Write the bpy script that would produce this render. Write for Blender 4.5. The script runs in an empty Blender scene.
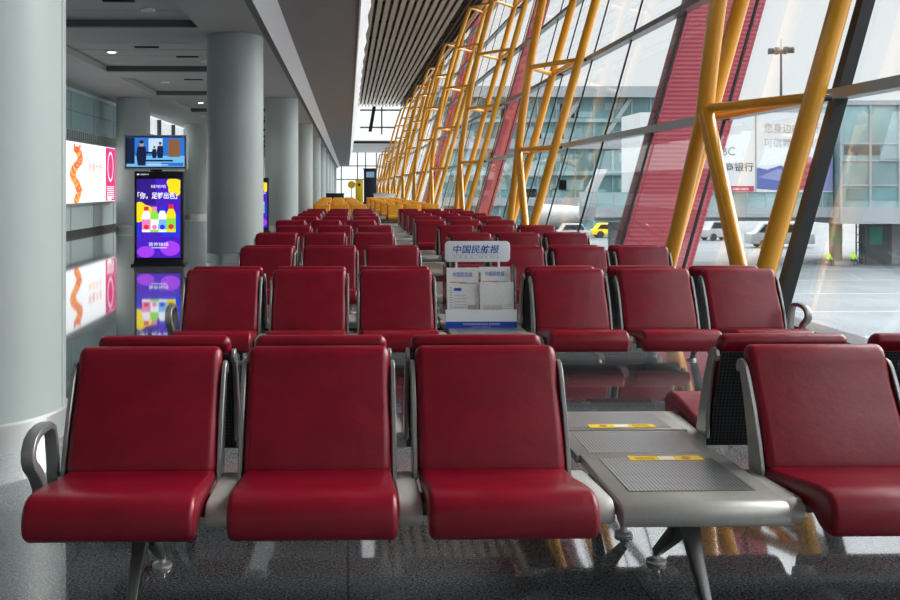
import bpy, bmesh, math, random
from mathutils import Vector, Matrix
random.seed(7)
SC = bpy.context.scene
COL = SC.collection
PI = math.pi
R = math.radians

# ------------------------------------------------------------------ materials
def S(r, g, b):
    f = lambda c: (c/255/12.92) if c/255 <= .04045 else ((c/255+.055)/1.055)**2.4
    return (f(r), f(g), f(b), 1)

def new_mat(name):
    m = bpy.data.materials.new(name); m.use_nodes = True
    nt = m.node_tree; b = nt.nodes['Principled BSDF']
    return m, nt, b

def mat(name, col, rough=.5, metal=0., noise=0., nscale=20., bump=0., spec=.5, coat=0., emit=None, estr=0.):
    m, nt, b = new_mat(name)
    b.inputs['Base Color'].default_value = col
    b.inputs['Roughness'].default_value = rough
    b.inputs['Metallic'].default_value = metal
    b.inputs['Specular IOR Level'].default_value = spec
    b.inputs['Coat Weight'].default_value = coat
    b.inputs['Coat Roughness'].default_value = .15
    if noise or bump:
        tc = nt.nodes.new('ShaderNodeTexCoord')
        n = nt.nodes.new('ShaderNodeTexNoise'); n.inputs['Scale'].default_value = nscale
        n.inputs['Detail'].default_value = 5
        nt.links.new(tc.outputs['Object'], n.inputs['Vector'])
        if noise:
            r = nt.nodes.new('ShaderNodeValToRGB')
            r.color_ramp.elements[0].position = .3; r.color_ramp.elements[1].position = .7
            r.color_ramp.elements[0].color = tuple(c*(1-noise) for c in col[:3])+(1,)
            r.color_ramp.elements[1].color = tuple(min(1, c*(1+noise)) for c in col[:3])+(1,)
            nt.links.new(n.outputs['Fac'], r.inputs['Fac'])
            nt.links.new(r.outputs['Color'], b.inputs['Base Color'])
        if bump:
            bp = nt.nodes.new('ShaderNodeBump'); bp.inputs['Strength'].default_value = bump
            bp.inputs['Distance'].default_value = .01
            nt.links.new(n.outputs['Fac'], bp.inputs['Height'])
            nt.links.new(bp.outputs['Normal'], b.inputs['Normal'])
    if emit:
        b.inputs['Emission Color'].default_value = emit
        b.inputs['Emission Strength'].default_value = estr
    return m

def glow(name, col, s=1.0):
    return mat(name, (0.02, .02, .02, 1), .25, emit=col, estr=s*.8)

def dots_mat(name, base, hole, pitch, radius, rough=.4, metal=.5):
    """perforated sheet: a grid of round holes in object space"""
    m, nt, b = new_mat(name)
    N, L = nt.nodes.new, nt.links.new
    tc = N('ShaderNodeTexCoord')
    def axis(a, c):
        sep = N('ShaderNodeSeparateXYZ'); L(tc.outputs['Object'], sep.inputs[0])
        d = N('ShaderNodeMath'); d.operation = 'DIVIDE'; L(sep.outputs[a], d.inputs[0]); d.inputs[1].default_value = pitch
        f = N('ShaderNodeMath'); f.operation = 'FRACT'; L(d.outputs[0], f.inputs[0])
        s = N('ShaderNodeMath'); s.operation = 'SUBTRACT'; L(f.outputs[0], s.inputs[0]); s.inputs[1].default_value = .5
        p = N('ShaderNodeMath'); p.operation = 'MULTIPLY'; L(s.outputs[0], p.inputs[0]); L(s.outputs[0], p.inputs[1])
        return p
    a, c = axis(0, 0), axis('YZ'.index('Y')+1 if name.endswith('flat') else 2, 0)
    ad = N('ShaderNodeMath'); ad.operation = 'ADD'; L(a.outputs[0], ad.inputs[0]); L(c.outputs[0], ad.inputs[1])
    lt = N('ShaderNodeMath'); lt.operation = 'LESS_THAN'; L(ad.outputs[0], lt.inputs[0]); lt.inputs[1].default_value = radius**2
    mx = N('ShaderNodeMix'); mx.data_type = 'RGBA'; L(lt.outputs[0], mx.inputs[0])
    mx.inputs[6].default_value = base; mx.inputs[7].default_value = hole
    L(mx.outputs[2], b.inputs['Base Color'])
    b.inputs['Roughness'].default_value = rough; b.inputs['Metallic'].default_value = metal
    return m

def leather_mat(name, c0, c1, rough=.36):
    m, nt, b = new_mat(name)
    N, L = nt.nodes.new, nt.links.new
    tc = N('ShaderNodeTexCoord')
    oi = N('ShaderNodeObjectInfo')
    ad = N('ShaderNodeVectorMath'); ad.operation = 'ADD'
    L(tc.outputs['Object'], ad.inputs[0]); L(oi.outputs['Location'], ad.inputs[1])
    n = N('ShaderNodeTexNoise'); n.inputs['Scale'].default_value = 9; n.inputs['Detail'].default_value = 6
    L(ad.outputs[0], n.inputs['Vector'])
    r = N('ShaderNodeValToRGB'); r.color_ramp.elements[0].position = .32; r.color_ramp.elements[1].position = .7
    r.color_ramp.elements[0].color = c0; r.color_ramp.elements[1].color = c1
    L(n.outputs['Fac'], r.inputs['Fac']); L(r.outputs['Color'], b.inputs['Base Color'])
    g = N('ShaderNodeTexNoise'); g.inputs['Scale'].default_value = 260; g.inputs['Detail'].default_value = 2
    L(ad.outputs[0], g.inputs['Vector'])
    bp = N('ShaderNodeBump'); bp.inputs['Strength'].default_value = .12; bp.inputs['Distance'].default_value = .004
    L(g.outputs['Fac'], bp.inputs['Height'])
    w = N('ShaderNodeTexNoise'); w.inputs['Scale'].default_value = 14; w.inputs['Detail'].default_value = 3
    L(ad.outputs[0], w.inputs['Vector'])
    b2 = N('ShaderNodeBump'); b2.inputs['Strength'].default_value = .09; b2.inputs['Distance'].default_value = .02
    L(w.outputs['Fac'], b2.inputs['Height']); L(bp.outputs['Normal'], b2.inputs['Normal'])
    L(b2.outputs['Normal'], b.inputs['Normal'])
    b.inputs['Roughness'].default_value = rough
    b.inputs['Specular IOR Level'].default_value = .38
    return m

def granite_mat(name):
    m, nt, b = new_mat(name)
    N, L = nt.nodes.new, nt.links.new
    tc = N('ShaderNodeTexCoord')
    v = N('ShaderNodeTexNoise'); v.inputs['Scale'].default_value = 110; v.inputs['Detail'].default_value = 3; v.inputs['Roughness'].default_value = .7
    L(tc.outputs['Object'], v.inputs['Vector'])
    r = N('ShaderNodeValToRGB')
    r.color_ramp.elements[0].position = .36; r.color_ramp.elements[0].color = (.055, .062, .067, 1)
    r.color_ramp.elements[1].position = .66; r.color_ramp.elements[1].color = (.36, .38, .40, 1)
    e = r.color_ramp.elements.new(.5); e.color = (.145, .158, .168, 1)
    L(v.outputs['Fac'], r.inputs['Fac'])
    # thin joints on a 1 m grid
    br = N('ShaderNodeTexBrick'); br.offset = 0; br.inputs['Scale'].default_value = 1.0
    br.inputs['Brick Width'].default_value = 1.0; br.inputs['Row Height'].default_value = 1.0
    br.inputs['Mortar Size'].default_value = .004; br.inputs['Mortar Smooth'].default_value = .1
    br.inputs['Color1'].default_value = (.92, .92, .92, 1); br.inputs['Color2'].default_value = (1.06, 1.06, 1.06, 1)
    br.inputs['Mortar'].default_value = (.45, .45, .45, 1)
    L(tc.outputs['Object'], br.inputs['Vector'])
    mx = N('ShaderNodeMix'); mx.data_type = 'RGBA'; mx.blend_type = 'MULTIPLY'; mx.inputs[0].default_value = 1
    L(r.outputs['Color'], mx.inputs[6]); L(br.outputs['Color'], mx.inputs[7])
    L(mx.outputs[2], b.inputs['Base Color'])
    b.inputs['Roughness'].default_value = .05
    b.inputs['Specular IOR Level'].default_value = .9
    b.inputs['Coat Weight'].default_value = .6; b.inputs['Coat Roughness'].default_value = .03; b.inputs['Coat IOR'].default_value = 1.6
    return m

def glass_mat(name, tint=(.86, .95, .94, 1), refl=1.0):
    m = bpy.data.materials.new(name); m.use_nodes = True
    nt = m.node_tree; nt.nodes.clear()
    N, L = nt.nodes.new, nt.links.new
    o = N('ShaderNodeOutputMaterial'); t = N('ShaderNodeBsdfTransparent'); t.inputs[0].default_value = tint
    g = N('ShaderNodeBsdfGlossy'); g.inputs['Roughness'].default_value = .02
    fr = N('ShaderNodeFresnel'); fr.inputs['IOR'].default_value = 1.35
    ml = N('ShaderNodeMath'); ml.operation = 'MULTIPLY'; L(fr.outputs[0], ml.inputs[0]); ml.inputs[1].default_value = refl
    mx = N('ShaderNodeMixShader'); L(ml.outputs[0], mx.inputs[0]); L(t.outputs[0], mx.inputs[1]); L(g.outputs[0], mx.inputs[2])
    L(mx.outputs[0], o.inputs[0])
    return m

M = {}
M['red'] = leather_mat('red_leather', (.185, .0022, .0125, 1), (.235, .004, .018, 1), .29)
M['yellow_seat'] = leather_mat('yellow_leather', (.62, .25, .02, 1), (.80, .36, .035, 1), .4)
M['frame'] = mat('frame_metal', (.37, .36, .335, 1), .34, .4, .05, 40)
M['spacer'] = mat('spacer_metal', (.56, .55, .52, 1), .36, .2, .04, 40)
M['rail'] = mat('rail_metal', (.33, .335, .325, 1), .33, .6, .05, 60)
M['dark'] = mat('dark_metal', (.045, .047, .05, 1), .4, .5)
M['leg'] = mat('leg_metal', (.16, .16, .155, 1), .36, .75, .05, 40)
M['steel'] = mat('steel', (.62, .63, .62, 1), .3, .6)
M['perf_flat'] = dots_mat('perforated_flat', (.33, .335, .34, 1), (.015, .015, .016, 1), .0125, .31, .3, .5)
M['perf_back'] = dots_mat('perforated_back', (.055, .058, .062, 1), (.006, .006, .006, 1), .014, .33, .45, .4)
M['floor'] = granite_mat('granite')
M['column'] = mat('column_paint', (.36, .40, .39, 1), .36, .0, .05, 1.3)
M['soffit'] = mat('soffit_panel', (.38, .39, .38, 1), .6, 0, .03, 2)
M['soffit_dark'] = mat('soffit_reveal', (.10, .105, .11, 1), .6)
M['slab'] = mat('slab_soffit', (.25, .245, .24, 1), .6, 0, .04, .6)
M['cove'] = mat('cove_paint', (.78, .80, .80, 1), .5)
M['white'] = mat('white_panel', (.85, .86, .86, 1), .45)
M['slat'] = mat('slat_timber', (.46, .36, .28, 1), .55, 0, .08, 3)
M['ceil_dark'] = mat('ceiling_void', (.085, .05, .032, 1), .8)
M['truss'] = mat('truss_paint', (.74, .32, .008, 1), .3, 0, .05, 1.5, coat=.3)
M['mullion'] = mat('mullion_metal', (.03, .034, .038, 1), .4, .5)
M['post_black'] = mat('post_black', (.012, .012, .013, 1), .35, .2)
M['transom'] = mat('transom_metal', (.30, .33, .345, 1), .35, .5)
M['glass'] = glass_mat('facade_glass', (.97, .985, .985, 1), .28)
M['acrylic'] = glass_mat('acrylic', (.95, .97, .98, 1), .9)
M['wall'] = mat('wall_panel', (.60, .72, .71, 1), .28, 0, .03, 2)
M['wall_teal'] = mat('wall_teal', (.36, .55, .57, 1), .25, 0, .05, 2)
M['grille'] = mat('grille_dark', (.05, .045, .045, 1), .5)
M['red_fin'] = None
M['apron'] = None
M['black'] = mat('black_plastic', (.012, .012, .014, 1), .3)
M['paper'] = mat('newsprint', (.66, .66, .65, 1), .75, 0, .06, 60)
M['ink'] = mat('ink_grey', (.12, .12, .13, 1), .8)
M['inkpale'] = mat('ink_pale', (.36, .36, .37, 1), .8)
M['blue'] = mat('sign_blue', S(22, 72, 178), .4)
M['orange_ink'] = mat('ink_orange', S(214, 130, 90), .7)
M['signwhite'] = mat('sign_white', (.78, .82, .85, 1), .35)
M['sticker'] = mat('sticker_yellow', S(242, 196, 12), .45, 0, .06, 30)
M['stickerwhite'] = mat('sticker_white', (.82, .82, .78, 1), .5)
M['stickerbrown'] = mat('sticker_brown', S(176, 130, 30), .5)
M['navy'] = mat('navy_panel', S(16, 26, 48), .5)
M['yellow_sign'] = mat('yellow_panel', S(250, 205, 20), .5)
M['concrete'] = mat('concrete', (.20, .215, .22, 1), .8, 0, .08, .8)
M['conc_dark'] = mat('concrete_dark', (.06, .068, .075, 1), .8, 0, .1, .6)
M['bridge_white'] = mat('bridge_white', (.24, .265, .28, 1), .5, 0, .04, .5)
M['bld_glass'] = mat('building_glass', (.075, .17, .18, 1), .08, 0, .5, .12, spec=.9)
M['bld_glass_pale'] = mat('building_glass_pale', (.17, .275, .285, 1), .1, 0, .4, .15, spec=.8)
M['hivis'] = mat('hivis', S(150, 225, 40), .6)
M['skin'] = mat('skin', S(190, 140, 110), .5)
M['trouser'] = mat('trouser_dark', S(30, 36, 52), .7)
M['tyre'] = mat('tyre', (.015, .015, .016, 1), .7)
M['vehicle'] = mat('vehicle_white', (.34, .35, .36, 1), .3)
M['green_sign'] = mat('green_sign', S(20, 120, 100), .5)
M['mast'] = mat('mast_grey', (.06, .068, .075, 1), .5, .4)

def fin_mat():
    m, nt, b = new_mat('red_fin')
    N, L = nt.nodes.new, nt.links.new
    tc = N('ShaderNodeTexCoord')
    w = N('ShaderNodeTexWave'); w.wave_type = 'BANDS'; w.bands_direction = 'Z'; w.inputs['Scale'].default_value = 4.5
    L(tc.outputs['Object'], w.inputs['Vector'])
    r = N('ShaderNodeValToRGB')
    r.color_ramp.elements[0].position = .0; r.color_ramp.elements[0].color = (.40, .045, .068, 1)
    r.color_ramp.elements[1].position = .35; r.color_ramp.elements[1].color = (.46, .055, .085, 1)
    L(w.outputs['Fac'], r.inputs['Fac']); L(r.outputs['Color'], b.inputs['Base Color'])
    bp = N('ShaderNodeBump'); bp.inputs['Strength'].default_value = .25; bp.inputs['Distance'].default_value = .02
    L(w.outputs['Fac'], bp.inputs['Height']); L(bp.outputs['Normal'], b.inputs['Normal'])
    b.inputs['Roughness'].default_value = .4
    return m
M['red_fin'] = fin_mat()

def apron_mat():
    m, nt, b = new_mat('apron')
    N, L = nt.nodes.new, nt.links.new
    tc = N('ShaderNodeTexCoord')
    n = N('ShaderNodeTexNoise'); n.inputs['Scale'].default_value = .25; n.inputs['Detail'].default_value = 8
    L(tc.outputs['Object'], n.inputs['Vector'])
    r = N('ShaderNodeValToRGB')
    r.color_ramp.elements[0].position = .3; r.color_ramp.elements[0].color = (.075, .088, .098, 1)
    r.color_ramp.elements[1].position = .7; r.color_ramp.elements[1].color = (.125, .142, .154, 1)
    L(n.outputs['Fac'], r.inputs['Fac'])
    br = N('ShaderNodeTexBrick'); br.offset = 0; br.inputs['Scale'].default_value = 1
    br.inputs['Brick Width'].default_value = 5; br.inputs['Row Height'].default_value = 5
    br.inputs['Mortar Size'].default_value = .04
    br.inputs['Color1'].default_value = (.9, .9, .9, 1); br.inputs['Color2'].default_value = (1.1, 1.1, 1.1, 1)
    br.inputs['Mortar'].default_value = (.6, .6, .6, 1)
    L(tc.outputs['Object'], br.inputs['Vector'])
    mx = N('ShaderNodeMix'); mx.data_type = 'RGBA'; mx.blend_type = 'MULTIPLY'; mx.inputs[0].default_value = 1
    L(r.outputs['Color'], mx.inputs[6]); L(br.outputs['Color'], mx.inputs[7]); L(mx.outputs[2], b.inputs['Base Color'])
    b.inputs['Roughness'].default_value = .6
    return m
M['apron'] = apron_mat()

# ------------------------------------------------------------------ mesh helpers
class MB:
    def __init__(s): s.v = []; s.f = []; s.m = []; s.mats = []
    def mi(s, m):
        m = M[m] if isinstance(m, str) else m
        if m not in s.mats: s.mats.append(m)
        return s.mats.index(m)
    def add(s, vs, fs, m):
        o = len(s.v); s.v += [tuple(v) for v in vs]; k = s.mi(m)
        for f in fs: s.f.append(tuple(o+i for i in f)); s.m.append(k)
    def box(s, x0, x1, y0, y1, z0, z1, m):
        s.add([(x0,y0,z0),(x1,y0,z0),(x1,y1,z0),(x0,y1,z0),(x0,y0,z1),(x1,y0,z1),(x1,y1,z1),(x0,y1,z1)],
              [(0,3,2,1),(4,5,6,7),(0,1,5,4),(1,2,6,5),(2,3,7,6),(3,0,4,7)], m)
    def prism(s, prof, a, b, m, axis='x'):
        """prof: list of 2D points; extruded from a to b along axis (x: prof=(y,z); y: prof=(x,z); z: prof=(x,y))"""
        def p(t, q): return (t, q[0], q[1]) if axis == 'x' else (q[0], t, q[1]) if axis == 'y' else (q[0], q[1], t)
        n = len(prof)
        vs = [p(a, q) for q in prof]+[p(b, q) for q in prof]
        fs = [tuple(range(n))[::-1], tuple(range(n, 2*n))]+[(i, (i+1) % n, n+(i+1) % n, n+i) for i in range(n)]
        s.add(vs, fs, m)
    def tube(s, pts, r, m, n=12, cap=True):
        pts = [Vector(p) for p in pts]
        rs = r if isinstance(r, (list, tuple)) else [r]*len(pts)
        vs = []; fs = []
        up = None
        for i, p in enumerate(pts):
            d = (pts[min(i+1, len(pts)-1)]-pts[max(i-1, 0)]).normalized()
            if up is None: up = d.orthogonal().normalized()
            u = (up - d*up.dot(d)).normalized(); w = d.cross(u); up = u
            for k in range(n):
                a = 2*PI*k/n; vs.append(p+(u*math.cos(a)+w*math.sin(a))*rs[i])
        for i in range(len(pts)-1):
            for k in range(n):
                fs.append((i*n+k, i*n+(k+1) % n, (i+1)*n+(k+1) % n, (i+1)*n+k))
        if cap: fs += [tuple(range(n))[::-1], tuple(range((len(pts)-1)*n, len(pts)*n))]
        s.add(vs, fs, m)
    def lathe(s, prof, m, n=32, c=(0, 0)):
        vs = []; fs = []
        for r, z in prof:
            for k in range(n):
                a = 2*PI*k/n; vs.append((c[0]+r*math.cos(a), c[1]+r*math.sin(a), z))
        for i in range(len(prof)-1):
            for k in range(n):
                fs.append((i*n+k, i*n+(k+1) % n, (i+1)*n+(k+1) % n, (i+1)*n+k))
        fs += [tuple(range(n))[::-1], tuple(range((len(prof)-1)*n, len(prof)*n))]
        s.add(vs, fs, m)
    def strip(s, pts, w, t, m, x=0.):
        """flat band in the y-z plane: centreline pts (y,z), width w along x, thickness t"""
        pts = [Vector(p) for p in pts]; L, Rr = [], []
        for i, p in enumerate(pts):
            d = (pts[min(i+1, len(pts)-1)]-pts[max(i-1, 0)]).normalized(); nrm = Vector((-d.y, d.x))
            tt = t[i] if isinstance(t, (list, tuple)) else t
            L.append(p+nrm*tt/2); Rr.append(p-nrm*tt/2)
        n = len(pts); vs = []
        for xx in (x-w/2, x+w/2):
            vs += [(xx, p.x, p.y) for p in L]+[(xx, p.x, p.y) for p in Rr]
        fs = []
        for i in range(n-1):
            a, b = i, i+1
            fs += [(a, b, n+b, n+a), (2*n+b, 2*n+a, 3*n+a, 3*n+b), (b, a, 2*n+a, 2*n+b), (n+a, n+b, 3*n+b, 3*n+a)]
        fs += [(0, n, 3*n, 2*n), (n-1, 3*n-1, 4*n-1, 2*n-1)]
        s.add(vs, fs, m)
    def quad(s, a, b, c, d, m): s.add([a, b, c, d], [(0, 1, 2, 3)], m)
    def bevel_mesh(s, name, off=0., seg=2, ang=30., smooth=True, sang=40., subset=None):
        me = bpy.data.meshes.new(name); me.from_pydata(s.v, [], s.f)
        for m in s.mats: me.materials.append(m)
        me.polygons.foreach_set('material_index', s.m)
        bm = bmesh.new(); bm.from_mesh(me)
        bmesh.ops.recalc_face_normals(bm, faces=bm.faces)
        if off:
            es = [e for e in bm.edges if len(e.link_faces) == 2 and e.calc_face_angle(0) > R(ang)]
            if subset: es = [e for e in es if subset(e)]
            bmesh.ops.bevel(bm, geom=es, offset=off, segments=seg, affect='EDGES', profile=.5, clamp_overlap=True)
        bm.to_mesh(me); bm.free()
        if smooth:
            me.shade_smooth(); me.set_sharp_from_angle(angle=R(sang))
        return me

def link(name, me, parent=None, loc=(0, 0, 0), rz=0):
    o = bpy.data.objects.new(name, me); COL.objects.link(o)
    o.location = loc; o.rotation_euler = (0, 0, rz)
    if parent: o.parent = parent
    return o
def build(mb, name, parent=None, loc=(0, 0, 0), rz=0, **k):
    return link(name, mb.bevel_mesh(name, **k), parent, loc, rz)
def tag(o, label, cat, group=None, kind=None):
    if label: o['label'] = label
    if cat: o['category'] = cat
    if group: o['group'] = group
    if kind: o['kind'] = kind
    return o
def thing(name, label, cat, loc=(0, 0, 0), rz=0, group=None):
    o = bpy.data.objects.new(name, None); COL.objects.link(o)
    o.empty_display_size = .2; o.location = loc; o.rotation_euler = (0, 0, rz)
    return tag(o, label, cat, group)
def struct(o, label=None, cat=None):
    o['kind'] = 'structure'
    if label: o['label'] = label
    if cat: o['category'] = cat
    return o
def text_polys(body, size, align='CENTER', bold=0., spacing=1.0):
    """outline of a line of text as (verts2d, faces)"""
    cu = bpy.data.curves.new('t', 'FONT'); cu.body = body; cu.size = size; cu.align_x = align; cu.align_y = 'CENTER'
    cu.space_character = spacing; cu.offset = bold; cu.resolution_u = 3
    o = bpy.data.objects.new('t', cu); COL.objects.link(o)
    dg = bpy.context.evaluated_depsgraph_get(); me = bpy.data.meshes.new_from_object(o.evaluated_get(dg))
    vs = [tuple(v.co) for v in me.vertices]; fs = [tuple(p.vertices) for p in me.polygons]
    bpy.data.objects.remove(o); bpy.data.curves.remove(cu); bpy.data.meshes.remove(me)
    return vs, fs
def add_text(mb, body, size, fn, m, align='CENTER', bold=0., spacing=1., width=None, height=None):
    """fn maps (u, v) -> 3D point"""
    vs, fs = text_polys(body, size, align, bold, spacing)
    if not vs: return
    xs = [v[0] for v in vs]; ys = [v[1] for v in vs]
    cx, cy = (min(xs)+max(xs))/2, (min(ys)+max(ys))/2
    kx = width/(max(xs)-min(xs)) if width else 1; ky = height/(max(ys)-min(ys)) if height else kx if width else 1
    mb.add([fn((v[0]-(cx if width else 0))*kx, (v[1]-cy)*ky) for v in vs], fs, m)

# ------------------------------------------------------------------ the airport bench
P = .60            # seat pitch
def cushion_mesh(m):
    prof = [(.31, .345), (.31, .385), (.27, .398), (.20, .398), (.10, .410), (.0, .428), (-.08, .440), (-.13, .443), (-.168, .436), (-.193, .417),
            (-.206, .388), (-.208, .355), (-.198, .328), (-.176, .311), (-.145, .307), (-.11, .316), (-.07, .340), (.0, .345)]
    mb = MB(); mb.prism(prof[::-1], -.2535, .2535, m)
    return mb.bevel_mesh('seat', off=.03, seg=5, ang=55, sang=60,
                         subset=lambda e: all(abs(abs(v.co.x)-.2535) < 1e-4 for v in e.verts))
def back_mesh(m):
    prof = [(.208, .375), (.222, .42), (.244, .48), (.280, .56), (.334, .66), (.362, .735), (.372, .762), (.386, .780), (.404, .789), (.422, .787), (.436, .776),
            (.442, .758), (.436, .735), (.408, .66), (.374, .56), (.346, .48), (.320, .42), (.304, .375)]
    mb = MB(); mb.prism(prof, -.2535, .2535, m)
    return mb.bevel_mesh('backrest', off=.032, seg=5, ang=55, sang=60,
                         subset=lambda e: all(abs(abs(v.co.x)-.2535) < 1e-4 for v in e.verts))
def rail_mesh(sx):
    prof = [(.222, .36), (.254, .47), (.296, .58), (.345, .68), (.366, .715), (.384, .732), (.410, .738), (.434, .730), (.446, .710), (.442, .692), (.432, .684),
            (.424, .694), (.418, .702), (.408, .680), (.385, .62), (.36, .53), (.34, .44), (.335, .36)]
    mb = MB(); mb.prism(prof, sx-.008, sx+.008, 'rail')
    return mb.bevel_mesh('side_rail', off=.003, seg=1, ang=55)
def panel_mesh():
    prof = [(.3245, .34), (.343, .42), (.362, .50), (.39, .58), (.422, .67), (.442, .725), (.449, .722), (.43, .667), (.398, .577), (.371, .498), (.352, .42), (.333, .34)]
    mb = MB(); mb.prism(prof, -.252, .252, 'perf_back')
    return mb.bevel_mesh('back_panel')
def spacer_mesh(w):
    prof = [(.34, .325), (.34, .362), (.20, .368), (0, .380), (-.03, .378), (-.052, .363), (-.058, .338), (-.05, .315), (-.03, .302), (.0, .30)]
    mb = MB(); mb.prism(prof[::-1], -w/2, w/2, 'spacer')
    return mb.bevel_mesh('spacer', off=.006, seg=2, ang=55, sang=50)
def table_mesh(y0, y1, front):
    if front:
        prof = [(y1, .35), (y1, .380), (y0+.05, .378), (y0+.02, .371), (y0+.003, .355), (y0, .33), (y0+.008, .308), (y0+.03, .300), (y0+.07, .308), (y0+.09, .35)]
    else:
        prof = [(y1, .35), (y1, .380), (y0, .380), (y0, .35)]
    mb = MB(); mb.prism(prof[::-1], -.262, .262, 'frame')
    return mb.bevel_mesh('table_top', off=.004, seg=2, ang=50, sang=50)
def perf_mesh(y0, y1):
    mb = MB(); mb.box(-.205, .205, y0, y1, .3795, .3812, 'perf_flat'); return mb.bevel_mesh('perforated_panel')
def leg_mesh():
    mb = MB()
    # tapered front blade and rear strut leaving one hub under the beam
    mb.add([(-.03, .10, .335), (.03, .10, .335), (.03, .19, .335), (-.03, .19, .335),
            (-.022, .02, .20), (.022, .02, .20), (.022, .085, .20), (-.022, .085, .20),
            (-.012, -.125, .012), (.012, -.125, .012), (.012, -.085, .012), (-.012, -.085, .012)],
           [(0, 3, 2, 1), (0, 1, 5, 4), (1, 2, 6, 5), (2, 3, 7, 6), (3, 0, 4, 7), (4, 5, 9, 8), (5, 6, 10, 9), (6, 7, 11, 10), (7, 4, 8, 11), (8, 9, 10, 11)], 'leg')
    mb.add([(-.025, .10, .325), (.025, .10, .325), (.025, .19, .325), (-.025, .19, .325),
            (-.018, .20, .16), (.018, .20, .16), (.018, .25, .19), (-.018, .25, .19),
            (-.012, .405, .03), (.012, .405, .03), (.012, .44, .045), (-.012, .44, .045)],
           [(0, 3, 2, 1), (0, 1, 5, 4), (1, 2, 6, 5), (2, 3, 7, 6), (3, 0, 4, 7), (4, 5, 9, 8), (5, 6, 10, 9), (6, 7, 11, 10), (7, 4, 8, 11), (8, 9, 10, 11)], 'leg')
    return mb.bevel_mesh('leg', off=.006, seg=2, ang=25)
def foot_mesh(y):
    mb = MB(); mb.lathe([(.034, 0), (.036, .006), (.034, .012), (.014, .018), (.012, .04)], 'steel', 20, (0, y))
    return mb.bevel_mesh('foot')
def arm_mesh():
    pts = [(.29, .33), (.28, .42), (.265, .50), (.245, .545), (.205, .563), (.15, .567), (.09, .563), (.05, .548), (.03, .522), (.03, .495), (.045, .473),
           (.075, .452), (.105, .425), (.135, .385), (.155, .335)]
    t = [.026, .024, .022, .022, .024, .026, .026, .028, .03, .032, .034, .036, .036, .036, .036]
    mb = MB(); mb.strip(pts, .042, t, 'rail'); return mb.bevel_mesh('armrest', off=.004, seg=2, ang=50, sang=50)
def beam_mesh():
    mb = MB(); mb.box(-2.06, 2.06, .10, .19, .285, .338, 'dark'); return mb.bevel_mesh('beam', off=.008, seg=2)
MESH = dict(rail_l=rail_mesh(-.264), rail_r=rail_mesh(.264), panel=panel_mesh(), spacer=spacer_mesh(.074),
            table=table_mesh(-.095, .458, True), perf=perf_mesh(.035, .40), mid=table_mesh(.461, .802, False), midperf=perf_mesh(.485, .78), rtable=table_mesh(-.06, .303, True), rperf=perf_mesh(.03, .275),
            leg=leg_mesh(), foot_f=foot_mesh(-.105), foot_r=foot_mesh(.42), arm=arm_mesh(), beam=beam_mesh(),
            red_seat=cushion_mesh('red'), red_back=back_mesh('red'), yel_seat=cushion_mesh('yellow_seat'), yel_back=back_mesh('yellow_seat'))
CEN = .555         # local y of the pair's centre line; the bench empty is at local (0,0)

def make_bench(c, mid, detail):
    t = thing('airport_bench', None, 'bench')
    link('beam', MESH['beam'], t)
    for k in range(7):
        x = (k-3)*P
        if k == 3:
            tb = link('table_top', MESH['table' if mid else 'rtable'], t, (x+(.012 if mid else -.012), 0, .004)); link('perforated_panel', MESH['perf' if mid else 'rperf'], tb)
            if mid:
                tb = link('table_top', MESH['mid'], t, (x, 0, 0)); link('perforated_panel', MESH['midperf'], tb)
        else:
            link('seat', MESH[c+'_seat'], t, (x, 0, 0))
            b = link('backrest', MESH[c+'_back'], t, (x, .02, -.001))
            if detail:
                link('back_panel', MESH['panel'], b)
                link('side_rail', MESH['rail_l'], b); link('side_rail', MESH['rail_r'], b)
        if detail:
            if k < 6: link('spacer', MESH['spacer'], t, (x+P/2, 0, 0))
    for k in (0, 3, 6):
        x = (k-3)*P + (.04 if k == 0 else -.04 if k == 6 else .02)
        l = link('leg', MESH['leg'], t, (x, 0, 0))
        if detail:
            link('foot', MESH['foot_f'], l); link('foot', MESH['foot_r'], l)
    for x in (-2.105, 2.105): link('armrest', MESH['arm'], t, (x, 0, 0))
    return t
def copy_tree(o, parent=None):
    c = o.copy(); COL.objects.link(c)
    if parent: c.parent = parent
    for ch in o.children: copy_tree(ch, c)
    return c

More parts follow.
